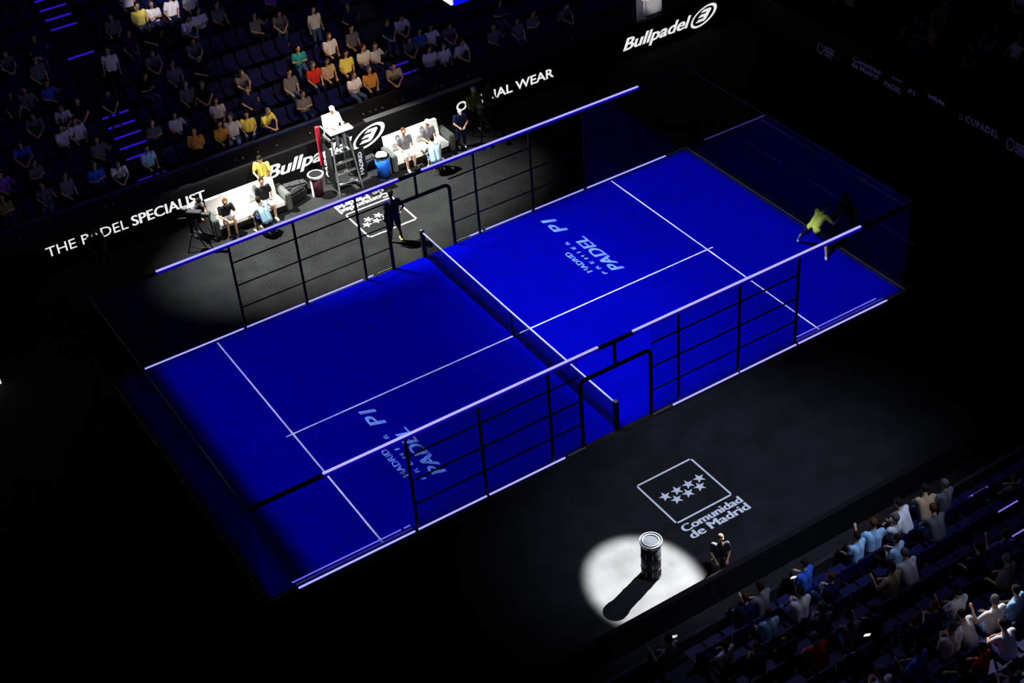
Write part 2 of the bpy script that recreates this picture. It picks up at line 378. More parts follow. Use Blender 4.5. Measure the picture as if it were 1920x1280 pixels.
# ------------------------------------------------------------------ advertising boards
YB = 11.5
bd = empty('advertising_board', (0, YB, 0)); tag(bd, 'long black lit advertising board along the far side behind the benches', 'advertising board')
MB().box(-14, 17.6, 0, .14, 0, 1.22).build('panel', 'board_black', bd)
MB().box(1.6, 6.2, 0, .22, 1.22, 1.25).build('top_edge', 'steel', bd)
def btext(txt, x0, x1, z, h, **k): return text_mesh(txt, (x0, -.002, z), (1, 0, 0), (0, 0, 1), x1-x0, h, 'letters_lit', 'lettering', bd, **k)
btext('THE PADEL', -9.66, -7.0, .58, .34, bold=.0); btext('SPECIALIST', -6.85, -4.36, .58, .36, bold=.0, fat=.014)
btext('OFFICIAL WEAR', 5.05, 9.1, .36, .36, bold=.02)
def bull(x0, z0, w):
    btext('Bullpadel', x0, x0+w*.72, z0-.12, .62, bold=.01, shear=.35, fat=.016)
    mb = MB(); cx, cz = x0+w*.86, z0+.28; n = 44; sh = .75
    def P(a, rx, rz, ox=0, oz=0):
        dz = rz*math.sin(a)+oz; return (cx+rx*math.cos(a)+ox+sh*dz, -.004, cz+dz)
    for i in range(n):
        a, b = 2*PI*i/n, 2*PI*(i+1)/n
        mb.poly([P(a, w*.125, .40), P(b, w*.125, .40), P(b, w*.10, .325, -.02, .0), P(a, w*.10, .325, -.02, 0)], (0, -1, 0), .004)
    mb.build('logo_ring', 'letters_lit', bd)
    mb = MB()
    def Q(x, z): return (cx+x+sh*z, -.004, cz+z)
    for z in (-.2, -.03, .14): mb.poly([Q(-.26+abs(z)*.1, z), Q(.08, z), Q(.08, z+.10), Q(-.2+abs(z)*.1, z+.10)], (0, -1, 0), .004)
    for z in (-.2, -.02): mb.poly([Q(.04, z), Q(.16, z), Q(.22, z+.05), Q(.22, z+.2), Q(.15, z+.26), Q(.04, z+.26)], (0, -1, 0), .0045)
    mb.build('logo_letter', 'letters_lit', bd)
bull(-2.2, .42, 4.45); bull(12.15, .30, 4.3)
XR = 17.75
rb = empty('advertising_board', (XR, 0, 0)); tag(rb, 'unlit black advertising board with faint logos beyond the right end of court', 'advertising board')
MB().box(0, .14, -9, 11.4, 0, 1.15).build('panel', 'board_black', rb)
def rtext(txt, px, py, w, h, dz=0, **k):
    c, d = ray(px, py); p = c+d*((XR-c.x)/d.x)
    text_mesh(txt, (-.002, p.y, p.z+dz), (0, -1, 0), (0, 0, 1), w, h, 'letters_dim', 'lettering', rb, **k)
rtext('Comunidad', 1600, 114, 1.35, .19); rtext('de Madrid', 1597, 124, 1.3, .2)
rtext('MADRID', 1672, 146, .5, .08); rtext('PADEL', 1657, 160, .85, .2, shear=.2); rtext('P1', 1702, 174, .35, .2, shear=.2)
rtext('wilyle', 1738, 184, .8, .22, bold=.06); rtext(':: CUPADEL', 1798, 222, 1.7, .25, spacing=1.2)
for px, py in ((1532, 92), (1886, 272)):
    c, d = ray(px, py); p = c+d*((XR-c.x)/d.x); mb = MB(); n = 28
    for i in range(n):
        a, b = 2*PI*i/n, 2*PI*(i+1)/n; mb.bar((-.004, p.y-.18-.16*math.cos(a), p.z+.1+.2*math.sin(a)), (-.004, p.y-.18-.16*math.cos(b), p.z+.1+.2*math.sin(b)), .015, .03)
    mb.build('logo_ring', 'letters_dim', rb)
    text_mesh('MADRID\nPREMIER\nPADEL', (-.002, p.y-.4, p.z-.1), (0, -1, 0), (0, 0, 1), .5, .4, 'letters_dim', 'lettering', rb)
nb = MB().box(-14, 13, -.07, .07, 0, .85).build('advertising_board', 'board_black'); nb.location = (0, -11.2, 0)
tag(nb, 'plain black board back between the near floor and the near stand', 'advertising board')
tb = empty('lit_sign', (-12.69, 7.05, 0)); tag(tb, 'bright white sign cut off by the left edge of the photo', 'sign')
MB().box(-.9, 0, 0, .12, 0, 1.22).build('sign_face', 'letters_lit', tb); MB().box(-.9, -.02, .12, .16, 0, 1.2).build('sign_back', 'board_black', tb)
# ------------------------------------------------------------------ hanging video cube
cc = on_y(848, 12, -14)
vc = empty('video_cube', tuple(cc)); tag(vc, 'hanging video cube with a white and a blue screen at the top edge', 'video screen')
MB().box(.06, 2.94, .06, 2.94, .0, 1.9).build('housing', 'board_black', vc)
MB().box(.0, .05, .03, 2.97, .0, 1.9).build('screen', 'screen_white', vc); MB().box(.03, 2.97, .0, .05, .0, 1.9).build('screen', 'screen_blue', vc)
for x in (.3, 2.7): MB().cyl((x, 1.5, 1.9), (x, 1.5, 9), .02, n=8).build('cable', 'steel', vc)
# ------------------------------------------------------------------ stands
RP, RR = .85, .3825
def stand_z(k): return 1.0+RR*k
A1, A2 = -5.5, 4.15                                                  # aisle centres of the far stand
fs = empty('far_stand', (0, 12.5, 0)); tag(fs, 'dark raked spectator stand behind the far board with blue-lit stairs', 'grandstand')
MB().box(-20, 17.5, -.1, .0, 0, 1.45).build('front_wall', 'stand_dark', fs)
MB().box(-20, 1.6, -.13, -.1, 1.38, 1.45).build('front_wall_edge', 'parapet_blue', fs)
for k in range(14): MB().box(-22, 24, RP*k, RP*(k+1), max(0, stand_z(k)-.5), stand_z(k)).build('row_platform', 'stand_dark', fs)
def lit(xc, j):
    if xc == A1: return j in (1, 3, 4, 5, 6, 7, 16, 17, 18, 19, 20, 13)
    return j in (2, 3, 11, 12, 13)
for xc in (A1, A2):
    for k in range(14):
        for h in (0, 1):
            j = 2*k+h; y = RP*k+h*RP/2; z = stand_z(k)+h*RR/2
            st = MB().box(xc-.5, xc+.5, y, y+RP/2, z-.19+.19, z+.02).build('stair_tread', 'stair_grey' if xc == A2 else 'stand_dark', fs) if h == 0 else MB().box(xc-.5, xc+.5, y, y+RP/2, z-RR/2, z).build('stair_tread', 'stair_grey' if xc == A2 else 'stand_dark', fs)
            if lit(xc, j): MB().box(xc-.46, xc+.46, y-.02, y+.0, z-.01, z+.05).build('step_light', 'led_violet', st)
ns = empty('near_stand', (0, -12.4, 0)); tag(ns, 'dark raked spectator stand in the lower right foreground', 'grandstand')
def nstand_z(k): return .6+RR*k
MB().box(-6, 16, .0, .1, 0, 1.0).build('front_wall', 'stand_dark', ns)
for k in range(12): MB().box(-6, 16, -RP*(k+1), -RP*k, max(0, nstand_z(k)-.5), nstand_z(k)).build('row_platform', 'stand_dark', ns)
for px, py in ((1830, 945), (1886, 972), (1912, 1018)):
    c0, d = ray(px, py); p = c0+d*((.63-.45*(c0.y+12.4)-c0.z)/(d.z+.45*d.y)); p.z += .35
    MB().box(p.x-.3, p.x+.3, p.y+12.4-.01, p.y+12.4+.01, p.z+.02, p.z+.05).build('step_light', 'led_pale', ns)
rs = empty('right_stand', (18.6, 0, 0)); tag(rs, 'dark raked spectator stand beyond the right board', 'grandstand')
for k in range(10): MB().box(RP*k, RP*(k+1), -12, 12, 0 if k == 0 else stand_z(k)-.6, stand_z(k)).build('row_platform', 'stand_dark', rs)
# ------------------------------------------------------------------ seats
def seat_proto():
    t = empty('stadium_seat')
    MB().box(-.21, .21, -.22, .2, .40, .45).build('seat', 'seat_blue', t, bevel=.015)
    mb = MB(); mb.bar((0, .2, .42), (0, .27, .82), .42, .035); mb.build('backrest', 'seat_blue', t)
    MB().box(-.03, .03, -.05, .1, 0, .40).build('bracket', 'stand_dark', t)
    return t
ORD = ['first', 'second', 'third', 'fourth', 'fifth', 'sixth', 'seventh', 'eighth', 'ninth', 'tenth', 'eleventh', 'twelfth', 'thirteenth', 'fourteenth']
sp = seat_proto(); first = True
FS_ROWS = 5
for k in range(FS_ROWS):
    x = A1+.8; i = 0
    while x < A2-.75:
        s = sp if first else copy_tree(sp); first = False
        s.location = (x, 12.5+RP*k+.50, stand_z(k))
        tag(s, 'dark blue seat in the %s row of the far stand between the two stairs' % ORD[k], 'seat', 'blue seats, %s row of the far stand' % ORD[k])
        x += .5; i += 1
mb = MB()
def raw_seat(mb, x, y, z, f=1):
    mb.box(x-.21, x+.21, y-.22*f, y+.2*f, z+.40, z+.45); mb.box(x-.21, x+.21, y+.2*f, y+.25*f, z+.42, z+.82); mb.box(x-.03, x+.03, y-.05, y+.1, z, z+.4)
for k in range(FS_ROWS, 12):
    x = -16.0
    while x < 17:
        if abs(x-A1) > .75 and abs(x-A2) > .75: raw_seat(mb, x, 12.5+RP*k+.5, stand_z(k))
        x += .5
for k in range(FS_ROWS):
    x = -16.0
    while x < 17:
        if x < A1-.75 or x > A2+.75: raw_seat(mb, x, 12.5+RP*k+.5, stand_z(k))
        x += .5
tag(mb.build('stadium_seats', 'seat_blue'), 'unlit dark seats filling the rest of the far stand', 'seats', kind='stuff')
mb = MB()
for k in range(11):
    x = -3.5
    while x < 12: raw_seat(mb, x, -12.4-RP*k-.5, nstand_z(k), -1); x += .5
tag(mb.build('stadium_seats', 'seat_blue'), 'unlit dark seats of the near stand', 'seats', kind='stuff')
# ------------------------------------------------------------------ people
def solid(prims, voxel, name, mt, smooth=2):
    mb = MB()
    for p in prims:
        if p[0] == 'c': mb.cap(p[1], p[2], p[3], p[4] if len(p) > 4 else p[3])
        else: mb.sph(p[1], p[2], p[3] if len(p) > 3 else None)
    me = mb.mesh('tmp', mt); o = bpy.data.objects.new('tmp', me); COL.objects.link(o)
    r = o.modifiers.new('r', 'REMESH'); r.mode = 'VOXEL'; r.voxel_size = voxel; r.use_smooth_shade = True
    if smooth: s = o.modifiers.new('s', 'SMOOTH'); s.factor = .5; s.iterations = smooth
    dg = bpy.context.evaluated_depsgraph_get(); dg.update()
    out = bpy.data.meshes.new_from_object(o.evaluated_get(dg)); out.name = name
    bpy.data.objects.remove(o); bpy.data.meshes.remove(me)
    out.materials.clear(); out.materials.append(mt); return out
def V(*a): return Vector(a)
STAND = dict(pel=V(0, 0, .95), che=V(0, -.01, 1.30), nec=V(0, 0, 1.50), hea=V(0, -.03, 1.68), sL=V(.19, 0, 1.43), sR=V(-.19, 0, 1.43), eL=V(.25, .03, 1.14), eR=V(-.25, .03, 1.14),
             wL=V(.26, -.08, .90), wR=V(-.26, -.08, .90), hL=V(.095, 0, .92), hR=V(-.095, 0, .92), kL=V(.11, -.03, .50), kR=V(-.11, -.03, .50), aL=V(.12, .01, .09), aR=V(-.12, .01, .09), look=V(0, -1, 0))
SIT = dict(pel=V(0, 0, .56), che=V(0, -.02, .90), nec=V(0, -.03, 1.10), hea=V(0, -.07, 1.28), sL=V(.19, -.02, 1.03), sR=V(-.19, -.02, 1.03), eL=V(.25, -.07, .77), eR=V(-.25, -.07, .77),
           wL=V(.15, -.30, .66), wR=V(-.15, -.30, .66), hL=V(.095, -.02, .53), hR=V(-.095, -.02, .53), kL=V(.13, -.45, .54), kR=V(-.13, -.45, .54), aL=V(.13, -.44, .09), aR=V(-.13, -.44, .09), look=V(0, -1, -.15))
def pose(base, **kw):
    d = dict(base)
    for k, v in kw.items(): d[k] = Vector(v)
    return d
def limbs(J, a, b, c, r1, r2, r3, k=0): return [('c', J[a], J[b], r1+k, r2+k), ('c', J[b], J[c], r2+k, r3+k)]
def hand(w, e, side):
    d = (w-e).normalized(); q = V(side, 0, 0); s = (q-d*q.dot(d)).normalized(); n = d.cross(s)*side
    if n.z > 0: n = -n
    p = []; pe = w+d*.075
    for t in (-.025, -.008, .009, .026): p.append(('c', w+s*t*.6, pe+s*t, .019, .015))
    for i, (t, L) in enumerate(((-.027, .055), (-.009, .068), (.009, .075), (.027, .066))):
        b = pe+s*t; mid = b+(d*.8+n*.35)*L*.55; tip = mid+(d*.45+n*.7)*L*.5
        p += [('c', b, mid, .0095, .009), ('c', mid, tip, .009, .0075)]
    tb = w+d*.025+s*.026; t1 = tb+(s*.7+d*.7)*.035; p += [('c', tb, t1, .012, .011), ('c', t1, t1+(d*.8+n*.4)*.03, .011, .009)]
    return p
def torso(J, k=0):
    c, p, n = J['che'], J['pel'], J['nec']; sv = (J['sL']-J['sR'])/2; hv = (J['hL']-J['hR'])/2
    pr = []
    for s in (-1, 1):
        pr += [('c', p+hv*s*.75+V(0, 0, .02), c+sv*s*.42, .105+k, .112+k), ('c', c+sv*s*.42, J['sL' if s > 0 else 'sR']*.88+n*.12+V(0, 0, -.03), .11+k, .066+k)]
    return pr+[('c', c+(n-c)*.3, n, .10+k*.4, .06)]
def make_person(J, shirt='white', legs='denim', hair='hair_dark', skin='skin', sleeves='short', shorts=False, shoes='white', voxel=.013, detail=False, cap=None, longshirt=0):
    lk = J['look'].normalized(); up = (J['hea']-J['nec']).normalized(); sx = up.cross(lk)
    if sx.length < .1: sx = V(1, 0, 0)
    sx.normalize(); up2 = lk.cross(sx); 
    rot = Matrix((sx, -lk, -up2 if up2.z < 0 else up2)).transposed()
    Hc = J['hea']; u = rot.col[2].copy(); f = lk
    b = torso(J, -.008)
    for s in 'LR':
        b += limbs(J, 's'+s, 'e'+s, 'w'+s, .052, .038, .026); b += limbs(J, 'h'+s, 'k'+s, 'a'+s, .085, .055, .036)
        b += [('c', (J['k'+s]*.62+J['a'+s]*.38)+V(0, .015, 0), (J['k'+s]*.4+J['a'+s]*.6)+V(0, .01, 0), .05, .042)]
        b += hand(J['w'+s], J['e'+s], 1 if s == 'L' else -1)
        t = J.get('t'+s, V(0, -1, 0)); b += [('c', J['a'+s]+V(0, 0, -.03), J['a'+s]+t*.15+V(0, 0, -.055), .036, .028)]
    b += [('c', J['nec'], Hc-u*.03, .055, .055), ('e', Hc+u*.02, (.076, .094, .105), rot), ('e', Hc-u*.055+f*.025, (.055, .06, .055), rot),
          ('c', Hc+f*.09+u*.015, Hc+f*.107-u*.018, .010, .014), ('e', Hc+sx*.078-u*.0, (.012, .02, .03), rot), ('e', Hc-sx*.078, (.012, .02, .03), rot), ('c', Hc+f*.082+u*.035-sx*.03, Hc+f*.082+u*.035+sx*.03, .012)]
    body = bpy.data.objects.new('person', solid(b, voxel, 'person', cloth(skin))); COL.objects.link(body)
    def part(n, pr, mt, vx=None, sm=1):
        o = bpy.data.objects.new(n, solid(pr, vx or voxel, n, mt, sm)); COL.objects.link(o); o.parent = body; return o
    sh = torso(J, .012)
    fr = {'short': .62, 'long': 1.0, 'none': .12}[sleeves]
    for s in 'LR':
        S0, E0, W0 = J['s'+s], J['e'+s], J['w'+s]
        if fr == 1.0: sh += [('c', S0, E0, .068, .054), ('c', E0, E0.lerp(W0, .93), .054, .04)]
        else: sh.append(('c', S0, S0.lerp(E0, fr), .070, .062))
    if longshirt:
        hv = (J['hL']-J['hR'])/2
        for s in (-1, 1): sh.append(('c', J['pel']+hv*s, J['pel']+hv*s*1.1-V(0, 0, longshirt), .125, .13))
    part('shirt', sh, cloth(shirt))
    tr = [('c', J['hL'], J['hR'], .115)]
    for s in 'LR':
        e = J['h'+s].lerp(J['k'+s], .88)
        if shorts: tr.append(('c', J['h'+s], e, .102, .088))
        else: tr += limbs(J, 'h'+s, 'k'+s, 'a'+s, .10, .068, .05, 0)
    part('shorts' if shorts else 'trousers', tr, cloth(legs))
    if cap:
        part('cap', [('e', Hc+u*.05, (.088, .105, .085), rot), ('c', Hc+f*.08+u*.06-sx*.03, Hc+f*.15+u*.04, .02), ('c', Hc+f*.08+u*.06+sx*.03, Hc+f*.15+u*.04, .02)], cloth(cap))
    else:
        part('hair', [('e', Hc+u*.045-f*.022, (.086, .098, .098), rot), ('e', Hc-f*.05-u*.01, (.07, .05, .07), rot)], cloth(hair))
    for s in 'LR':
        t = J.get('t'+s, V(0, -1, 0)); a = J['a'+s]
        part('shoe', [('c', a+V(0, 0, -.045)-t*.03, a+t*.1+V(0, 0, -.05), .045, .042), ('c', a+t*.1+V(0, 0, -.052), a+t*.17+V(0, 0, -.06), .042, .032)], cloth(shoes), sm=1)
    if detail:
        for s in (-1, 1):
            e = MB().sph(Hc+f*.088+u*.022+sx*.03*s, (.012, .006, .008), rot, 8).build('eye', cloth('eye'), body, True)
        MB().sph(Hc+f*.088-u*.055, (.024, .008, .007), rot, 8).build('mouth', cloth('lip'), body, True)
    return body
def put(o, loc, rz, label, cat='person', group=None, sc=1):
    o.location = loc; o.rotation_euler = (0, 0, rz); o.scale = (sc, sc, sc); tag(o, label, cat, group); return o
# court people ------------------------------------------------------------------
P1p = dict(pel=V(0, 0, .86), che=V(.16, -.05, 1.16), nec=V(.26, -.06, 1.33), hea=V(.36, -.08, 1.48), sL=V(.20, .14, 1.30), sR=V(.24, -.24, 1.26), eL=V(.36, .2, 1.06), eR=V(.33, -.46, 1.06), wL=V(.5, .1, .95), wR=V(.53, -.44, 1.2),
           hL=V(-.02, .10, .83), hR=V(.0, -.10, .82), kL=V(-.10, .36, .50), kR=V(.22, -.28, .48), aL=V(-.02, .62, .11), aR=V(.06, -.52, .09), tL=V(.3, .3, -.2), tR=V(-.4, -.5, 0), look=V(.8, -.3, -.3))
o = make_person(P1p, 'lime', 'navy', 'hair_dark', sleeves='short', shorts=True, voxel=.011, detail=True, longshirt=.03)
put(o, (9.33, -2.0, .012), 0, 'padel player in bright yellow-green shirt lunging at the right end of court')
rk = empty('padel_racket', (9.33+.53, -2.0-.44, 1.21)); tag(rk, 'dark padel racket held by the yellow-green player', 'racket')
MB().cyl((0, 0, -.03), (.02, 0, .14), .014, n=10).build('handle', 'black_steel', rk)
MB().sph((.05, 0, .28), (.12, .018, .14)).build('racket_head', 'dark_grey', rk, True)
P2p = pose(STAND, eR=(-.33, .05, 1.17), wR=(-.24, -.08, .98), eL=(.26, .06, 1.15), wL=(.27, .0, .90), kR=(-.12, .0, .5), aR=(-.17, .02, .09), aL=(.15, -.04, .09), look=(.2, -1, -.1))
o = make_person(P2p, 'navy', 'navy', shorts=True, shoes='yellow', skin='skin_dark', voxel=.011, detail=True)
put(o, (-.28, 6.3, 0), PI*.95, 'player in dark navy kit standing at the far gate beside the floor emblem', sc=1.04)
o = make_person(SIT, 'black', 'black', skin='skin_dark', shoes='black', voxel=.012)
put(o, (-.98, -10.5, 0), -.5, 'person in black sitting low at the near board right of the spotlit can', sc=.86)
low_stool = MB().box(-.14, .14, -.12, .12, 0, .36).build('stool', 'black_steel', None, bevel=.02); low_stool.location = (-.98, -10.48, 0)
tag(low_stool, 'small black box stool under the person by the near board', 'stool')
# sofas -----------------------------------------------------------------------
def sofa(x, y, w, rz, label):
    t = empty('sofa', (x, y, 0), rz); tag(t, label, 'sofa', None)
    h = w/2
    MB().box(-h+.14, h-.14, -.36, .34, .26, .44).build('seat_cushion', 'white_pad', t, bevel=.03)
    mb = MB(); mb.bar((0, .34, .3), (0, .46, .98), w-.28, .16); mb.build('backrest', 'white_pad', t)
    for s in (-1, 1): MB().box(s*h-.1*(s+1)/1-.0+(.1 if s > 0 else 0)-.0, s*h+(.2 if s < 0 else .1)-.0, -.38, .46, .04, .66).build('arm', 'grey_pad', t, bevel=.03)
    MB().box(-h+.1, h-.1, -.36, .4, .1, .26).build('base', 'board_black', t)
    for s in (-1, 1):
        for q in (-.3, .3): MB().box(s*(h-.2)-.03, s*(h-.2)+.03, q-.03, q+.03, 0, .1).build('leg', 'black_steel', t)
    return t
sofa(-3.45, 10.35, 2.6, 0, 'white bench sofa with grey arms left of the umpire chair')
sofa(2.75, 10.2, 2.3, 0, 'white bench sofa with grey arms right of the umpire chair')
lean = dict(che=(0, -.14, .86), nec=(0, -.22, 1.05), hea=(0, -.30, 1.20), sL=(.19, -.19, .99), sR=(-.19, -.19, .99), eL=(.25, -.34, .76), eR=(-.25, -.34, .76), wL=(.08, -.50, .62), wR=(-.08, -.50, .62))
def seated(x, y, rz, lab, dz=0, P=None, **kw):
    o = make_person(P or SIT, **kw); return put(o, (x, y, dz), rz, lab)
seated(-4.25, 10.25, 0, 'seated player in black shirt at the left end of the left white sofa', P=pose(SIT, **lean), shirt='black', legs='white', shorts=True, hair='hair_brown', voxel=.012, detail=True, shoes='black')
seated(-2.85, 10.3, 0, 'seated player in black shirt and white shorts at the right of left sofa', shirt='black', legs='white', shorts=True, voxel=.012, detail=True)
seated(2.25, 10.15, -.1, 'red-haired seated player in grey shirt on the right white sofa', shirt='grey', legs='white', shorts=True, hair='hair_brown', voxel=.012, detail=True)
seated(3.15, 10.15, .1, 'seated player in white cap and grey shirt on the right white sofa', shirt='grey', legs='white', shorts=True, cap='white', voxel=.012, detail=True)
def stool(x, y, lab, h=.42):
    t = empty('stool', (x, y, 0)); tag(t, lab, 'stool')
    MB().cyl((0, 0, h-.06), (0, 0, h), .18, n=24).build('seat', 'dark_grey', t)
    for i in range(4): MB().cyl((.08*math.cos(i*PI/2), .08*math.sin(i*PI/2), .36), (.16*math.cos(i*PI/2), .16*math.sin(i*PI/2), 0), .012, n=8).build('leg', 'steel', t)
crouch = pose(SIT, **lean)
stool(-3.3, 9.15, 'small dark stool under the coach facing the left sofa'); stool(2.75, 8.95, 'small dark stool under the coach facing the right sofa')
seated(-3.3, 9.12, PI+.25, 'coach in pale blue shirt and yellow shoes, back turned, facing left sofa', P=crouch, shirt='paleblue', legs='navy', shorts=True, shoes='yellow', voxel=.012)
seated(2.75, 8.92, PI-.2, 'coach in pale blue shirt and yellow shoes, back turned, facing right sofa', P=crouch, shirt='paleblue', legs='denim', shorts=True, shoes='yellow', voxel=.012)
st = pose(STAND, che=(0, -.06, 1.28), nec=(0, -.12, 1.46), hea=(0, -.20, 1.62), sL=(.19, -.1, 1.40), sR=(-.19, -.1, 1.40), eL=(.26, -.2, 1.14), eR=(-.26, -.2, 1.14), wL=(.1, -.38, 1.05), wR=(-.1, -.38, 1.05), look=(0, -.8, -.6))
o = make_person(st, 'yellow', 'olive', voxel=.012, detail=True); put(o, (-2.42, 11.08, 0), -.6, 'person in bright yellow shirt standing behind the left white sofa', sc=1.02)
bend = pose(STAND, che=(0, -.22, 1.2), nec=(0, -.36, 1.33), hea=(0, -.48, 1.43), sL=(.19, -.33, 1.28), sR=(-.19, -.33, 1.28), eL=(.25, -.45, 1.03), eR=(-.25, -.45, 1.03), wL=(.14, -.6, .86), wR=(-.14, -.6, .86), look=(0, -.6, -.8))
o = make_person(bend, 'white', 'navy', voxel=.012, detail=False); put(o, (-5.2, 10.7, 0), .5, 'assistant in white top and navy trousers bending left of the left sofa', sc=.95)
o = make_person(st, 'navy', 'navy', cap='white', voxel=.012); put(o, (4.3, 9.95, 0), -.3, 'assistant with white cap and navy kit standing right of the right sofa', sc=.88)
kn = pose(SIT, wL=(.3, -.4, .8), eL=(.32, -.1, .85), wR=(-.3, -.4, .8), eR=(-.32, -.1, .85))
stool(5.5, 11.05, 'dark stool under the person in olive green', .43); stool(6.08, 11.08, 'dark stool under the person all in black by the board', .43)
seated(5.5, 11.05, 0, 'person in olive green shirt seated in front of the official wear board', P=kn, shirt='green', legs='black', cap='white', voxel=.012, dz=.0)
seated(6.08, 11.08, .3, 'person all in black seated beside the green-shirted one at the board', P=SIT, shirt='black', legs='black', skin='skin_dark', voxel=.012, shoes='grey', dz=.0)
pd = on_y(183, 470, 11.1)
o = make_person(SIT, 'black', 'black', skin='skin_dark', voxel=.013, shoes='black'); stool(pd.x, 11.0, 'dark stool under the person hiding one letter of the board'); put(o, (pd.x, 11.0, 0), 0, 'person in black sitting in front of the specialist lettering, hiding one letter')
# TV cameras --------------------------------------------------------------------
def tvcam(x, y, rz, label):
    t = empty('television_camera', (x, y, 0), rz); tag(t, label, 'camera')
    for i in range(3):
        a = i*2*PI/3+.4; MB().cyl((0, 0, 1.05), (.45*math.cos(a), .45*math.sin(a), 0), .022, n=8).build('tripod_leg', 'steel' if i == 0 else 'black_steel', t)
    MB().box(-.1, .1, -.28, .22, 1.12, 1.36).build('camera_body', 'dark_grey', t, bevel=.015)
    MB().cyl((0, -.28, 1.24), (0, -.55, 1.24), .07, .085, 20).build('lens', 'black_steel', t)
    MB().box(-.08, .08, .2, .3, 1.3, 1.44).build('viewfinder', 'steel', t)
    mb = MB(); mb.cyl((.0, .15, 1.1), (.12, .6, .95), .012, n=8); mb.build('pan_handle', 'steel', t)
    MB().cyl((0, 0, 1.0), (0, 0, 1.12), .05, n=12).build('tripod_head', 'grey_pad', t)
tvcam(-5.35, 9.9, .8, 'black television camera on tripod left of the left white sofa')
tvcam(5.1, 9.9, -.5, 'black television camera on tripod right of the right white sofa')
# umpire chair ------------------------------------------------------------------
uc = empty('umpire_chair', (-.05, 10.3, 0)); tag(uc, 'tall umpire chair with white tray and grey ladder frame by the far board', 'umpire chair')
for sx in (-1, 1):
    for (y0, y1) in ((-.55, -.28), (.45, .3)): MB().cyl((sx*.42, y0, 0), (sx*.3, y1, 1.85), .03, n=10).build('leg', 'steel', uc)
for z in (.35, .7, 1.05, 1.4): MB().box(-.36+z*.05, .36-z*.05, -.54+z*.14, -.44+z*.14, z, z+.04).build('step', 'steel', uc)
MB().box(-.34, .34, -.2, .36, 1.83, 1.9).build('platform', 'grey_pad', uc)
MB().box(-.26, .26, .28, .34, 1.9, 2.55).build('backrest', 'white_pad', uc); MB().box(-.26, .26, -.1, .3, 1.98, 2.06).build('seat', 'white_pad', uc)
MB().box(-.40, .42, -.52, -.16, 2.22, 2.27).build('tray', 'white_pad', uc, bevel=.01)
for s in (-1, 1): MB().box(s*.36-.02, s*.36+.02, -.5, .34, 2.18, 2.22).build('armrest', 'steel', uc)
for s in (-1, 1): MB().box(s*.40-.015, s*.40+.015, -.3, .3, .25, 1.6).build('side_panel', 'board_black', uc)
text_mesh('PADEL', (-.425, .12, .4), (0, 0, 1), (0, 1, 0), 1.0, .18, 'logo_white', 'lettering', uc)
um = pose(SIT, wL=(.16, -.36, .82), wR=(-.16, -.36, .82), kL=(.13, -.4, .52), kR=(-.13, -.4, .52), look=(.2, -1, -.4))
o = make_person(um, 'white', 'grey', cap='white', sleeves='long', voxel=.012, detail=True); put(o, (-.05, 10.38, 1.55), 0, 'umpire in white jacket and cap sitting up on the tall chair')
rp_ = empty('padded_post', (-.48, 10.75, 0)); tag(rp_, 'red padded post standing left of the umpire chair', 'post')
MB().cyl((0, 0, .0), (0, 0, 2.1), .045, n=14).build('pole', 'steel', rp_); MB().cyl((0, 0, .75), (0, 0, 2.15), .075, n=16).build('padding', 'red_pad', rp_)
sg = empty('standing_sign', (.62, 10.25, 0), .1); tag(sg, 'black upright sign with white vertical lettering right of the umpire chair', 'sign')
MB().box(-.2, .2, -.04, .04, .05, 1.15).build('panel', 'board_black', sg); MB().box(-.23, -.2, -.05, .05, 0, 1.2).build('frame_post', 'white_pad', sg); MB().box(-.25, .25, -.15, .15, 0, .05).build('base', 'steel', sg)
text_mesh('MADRID', (.08, -.042, .2), (0, 0, 1), (-1, 0, 0), .85, .15, 'logo_white', 'lettering', sg)
b1 = empty('cooler_bin', (-.98, 10.3, 0)); tag(b1, 'dark red cooler bin with white rim between left sofa and umpire chair', 'bin')
MB().cyl((0, 0, .0), (0, 0, .72), .17, .19, 28).build('body', 'bin_dark_red', b1, True); MB().cyl((0, 0, .72), (0, 0, .80), .25, .27, 28).build('rim', 'white_pad', b1); MB().cyl((0, 0, .79), (0, 0, .805), .22, n=28).build('opening', 'board_black', b1)
MB().box(-.2, -.17, -.05, .05, 0, .75).build('stripe', 'white_pad', b1)
b2 = empty('towel_bin', (1.28, 9.95, 0)); tag(b2, 'blue drum bin with white towels heaped on top, left of the right sofa', 'bin')
MB().cyl((0, 0, .0), (0, 0, .78), .22, .25, 28).build('body', 'bin_blue', b2, True); MB().cyl((0, 0, .74), (0, 0, .78), .262, n=28).build('rim', 'dark_grey', b2)
mb = MB()
for i in range(7): a = i*.9; mb.sph((.09*math.cos(a), .09*math.sin(a), .80+.02*(i % 3)), (.12, .09, .06))
mb.build('towels', 'white_pad', b2, True)
def bag(x, y, rz, c, label, sc=1):
    t = empty('sports_bag', (x, y, 0), rz); tag(t, label, 'bag')
    MB().box(-.34*sc, .34*sc, -.15*sc, .15*sc, .02, .34*sc).build('body', c, t, bevel=.06)
    mb = MB(); mb.cyl((-.18*sc, -.1, .33*sc), (-.1*sc, -.12, .45*sc), .014, n=8); mb.cyl((-.1*sc, -.12, .45*sc), (.1*sc, -.12, .45*sc), .014, n=8); mb.cyl((.1*sc, -.12, .45*sc), (.18*sc, -.1, .33*sc), .014, n=8); mb.build('handle', 'grey_pad', t)
bag(-1.8, 10.4, .3, 'board_black', 'black racket bag standing right of the left sofa', 1.25); bag(-1.55, 10.85, -.2, 'dark_grey', 'dark grey racket bag against the board behind the black bag', 1.2)
bag(-2.0, 10.9, .1, 'red_pad', 'small red bag against the board beside the left sofa', .6)
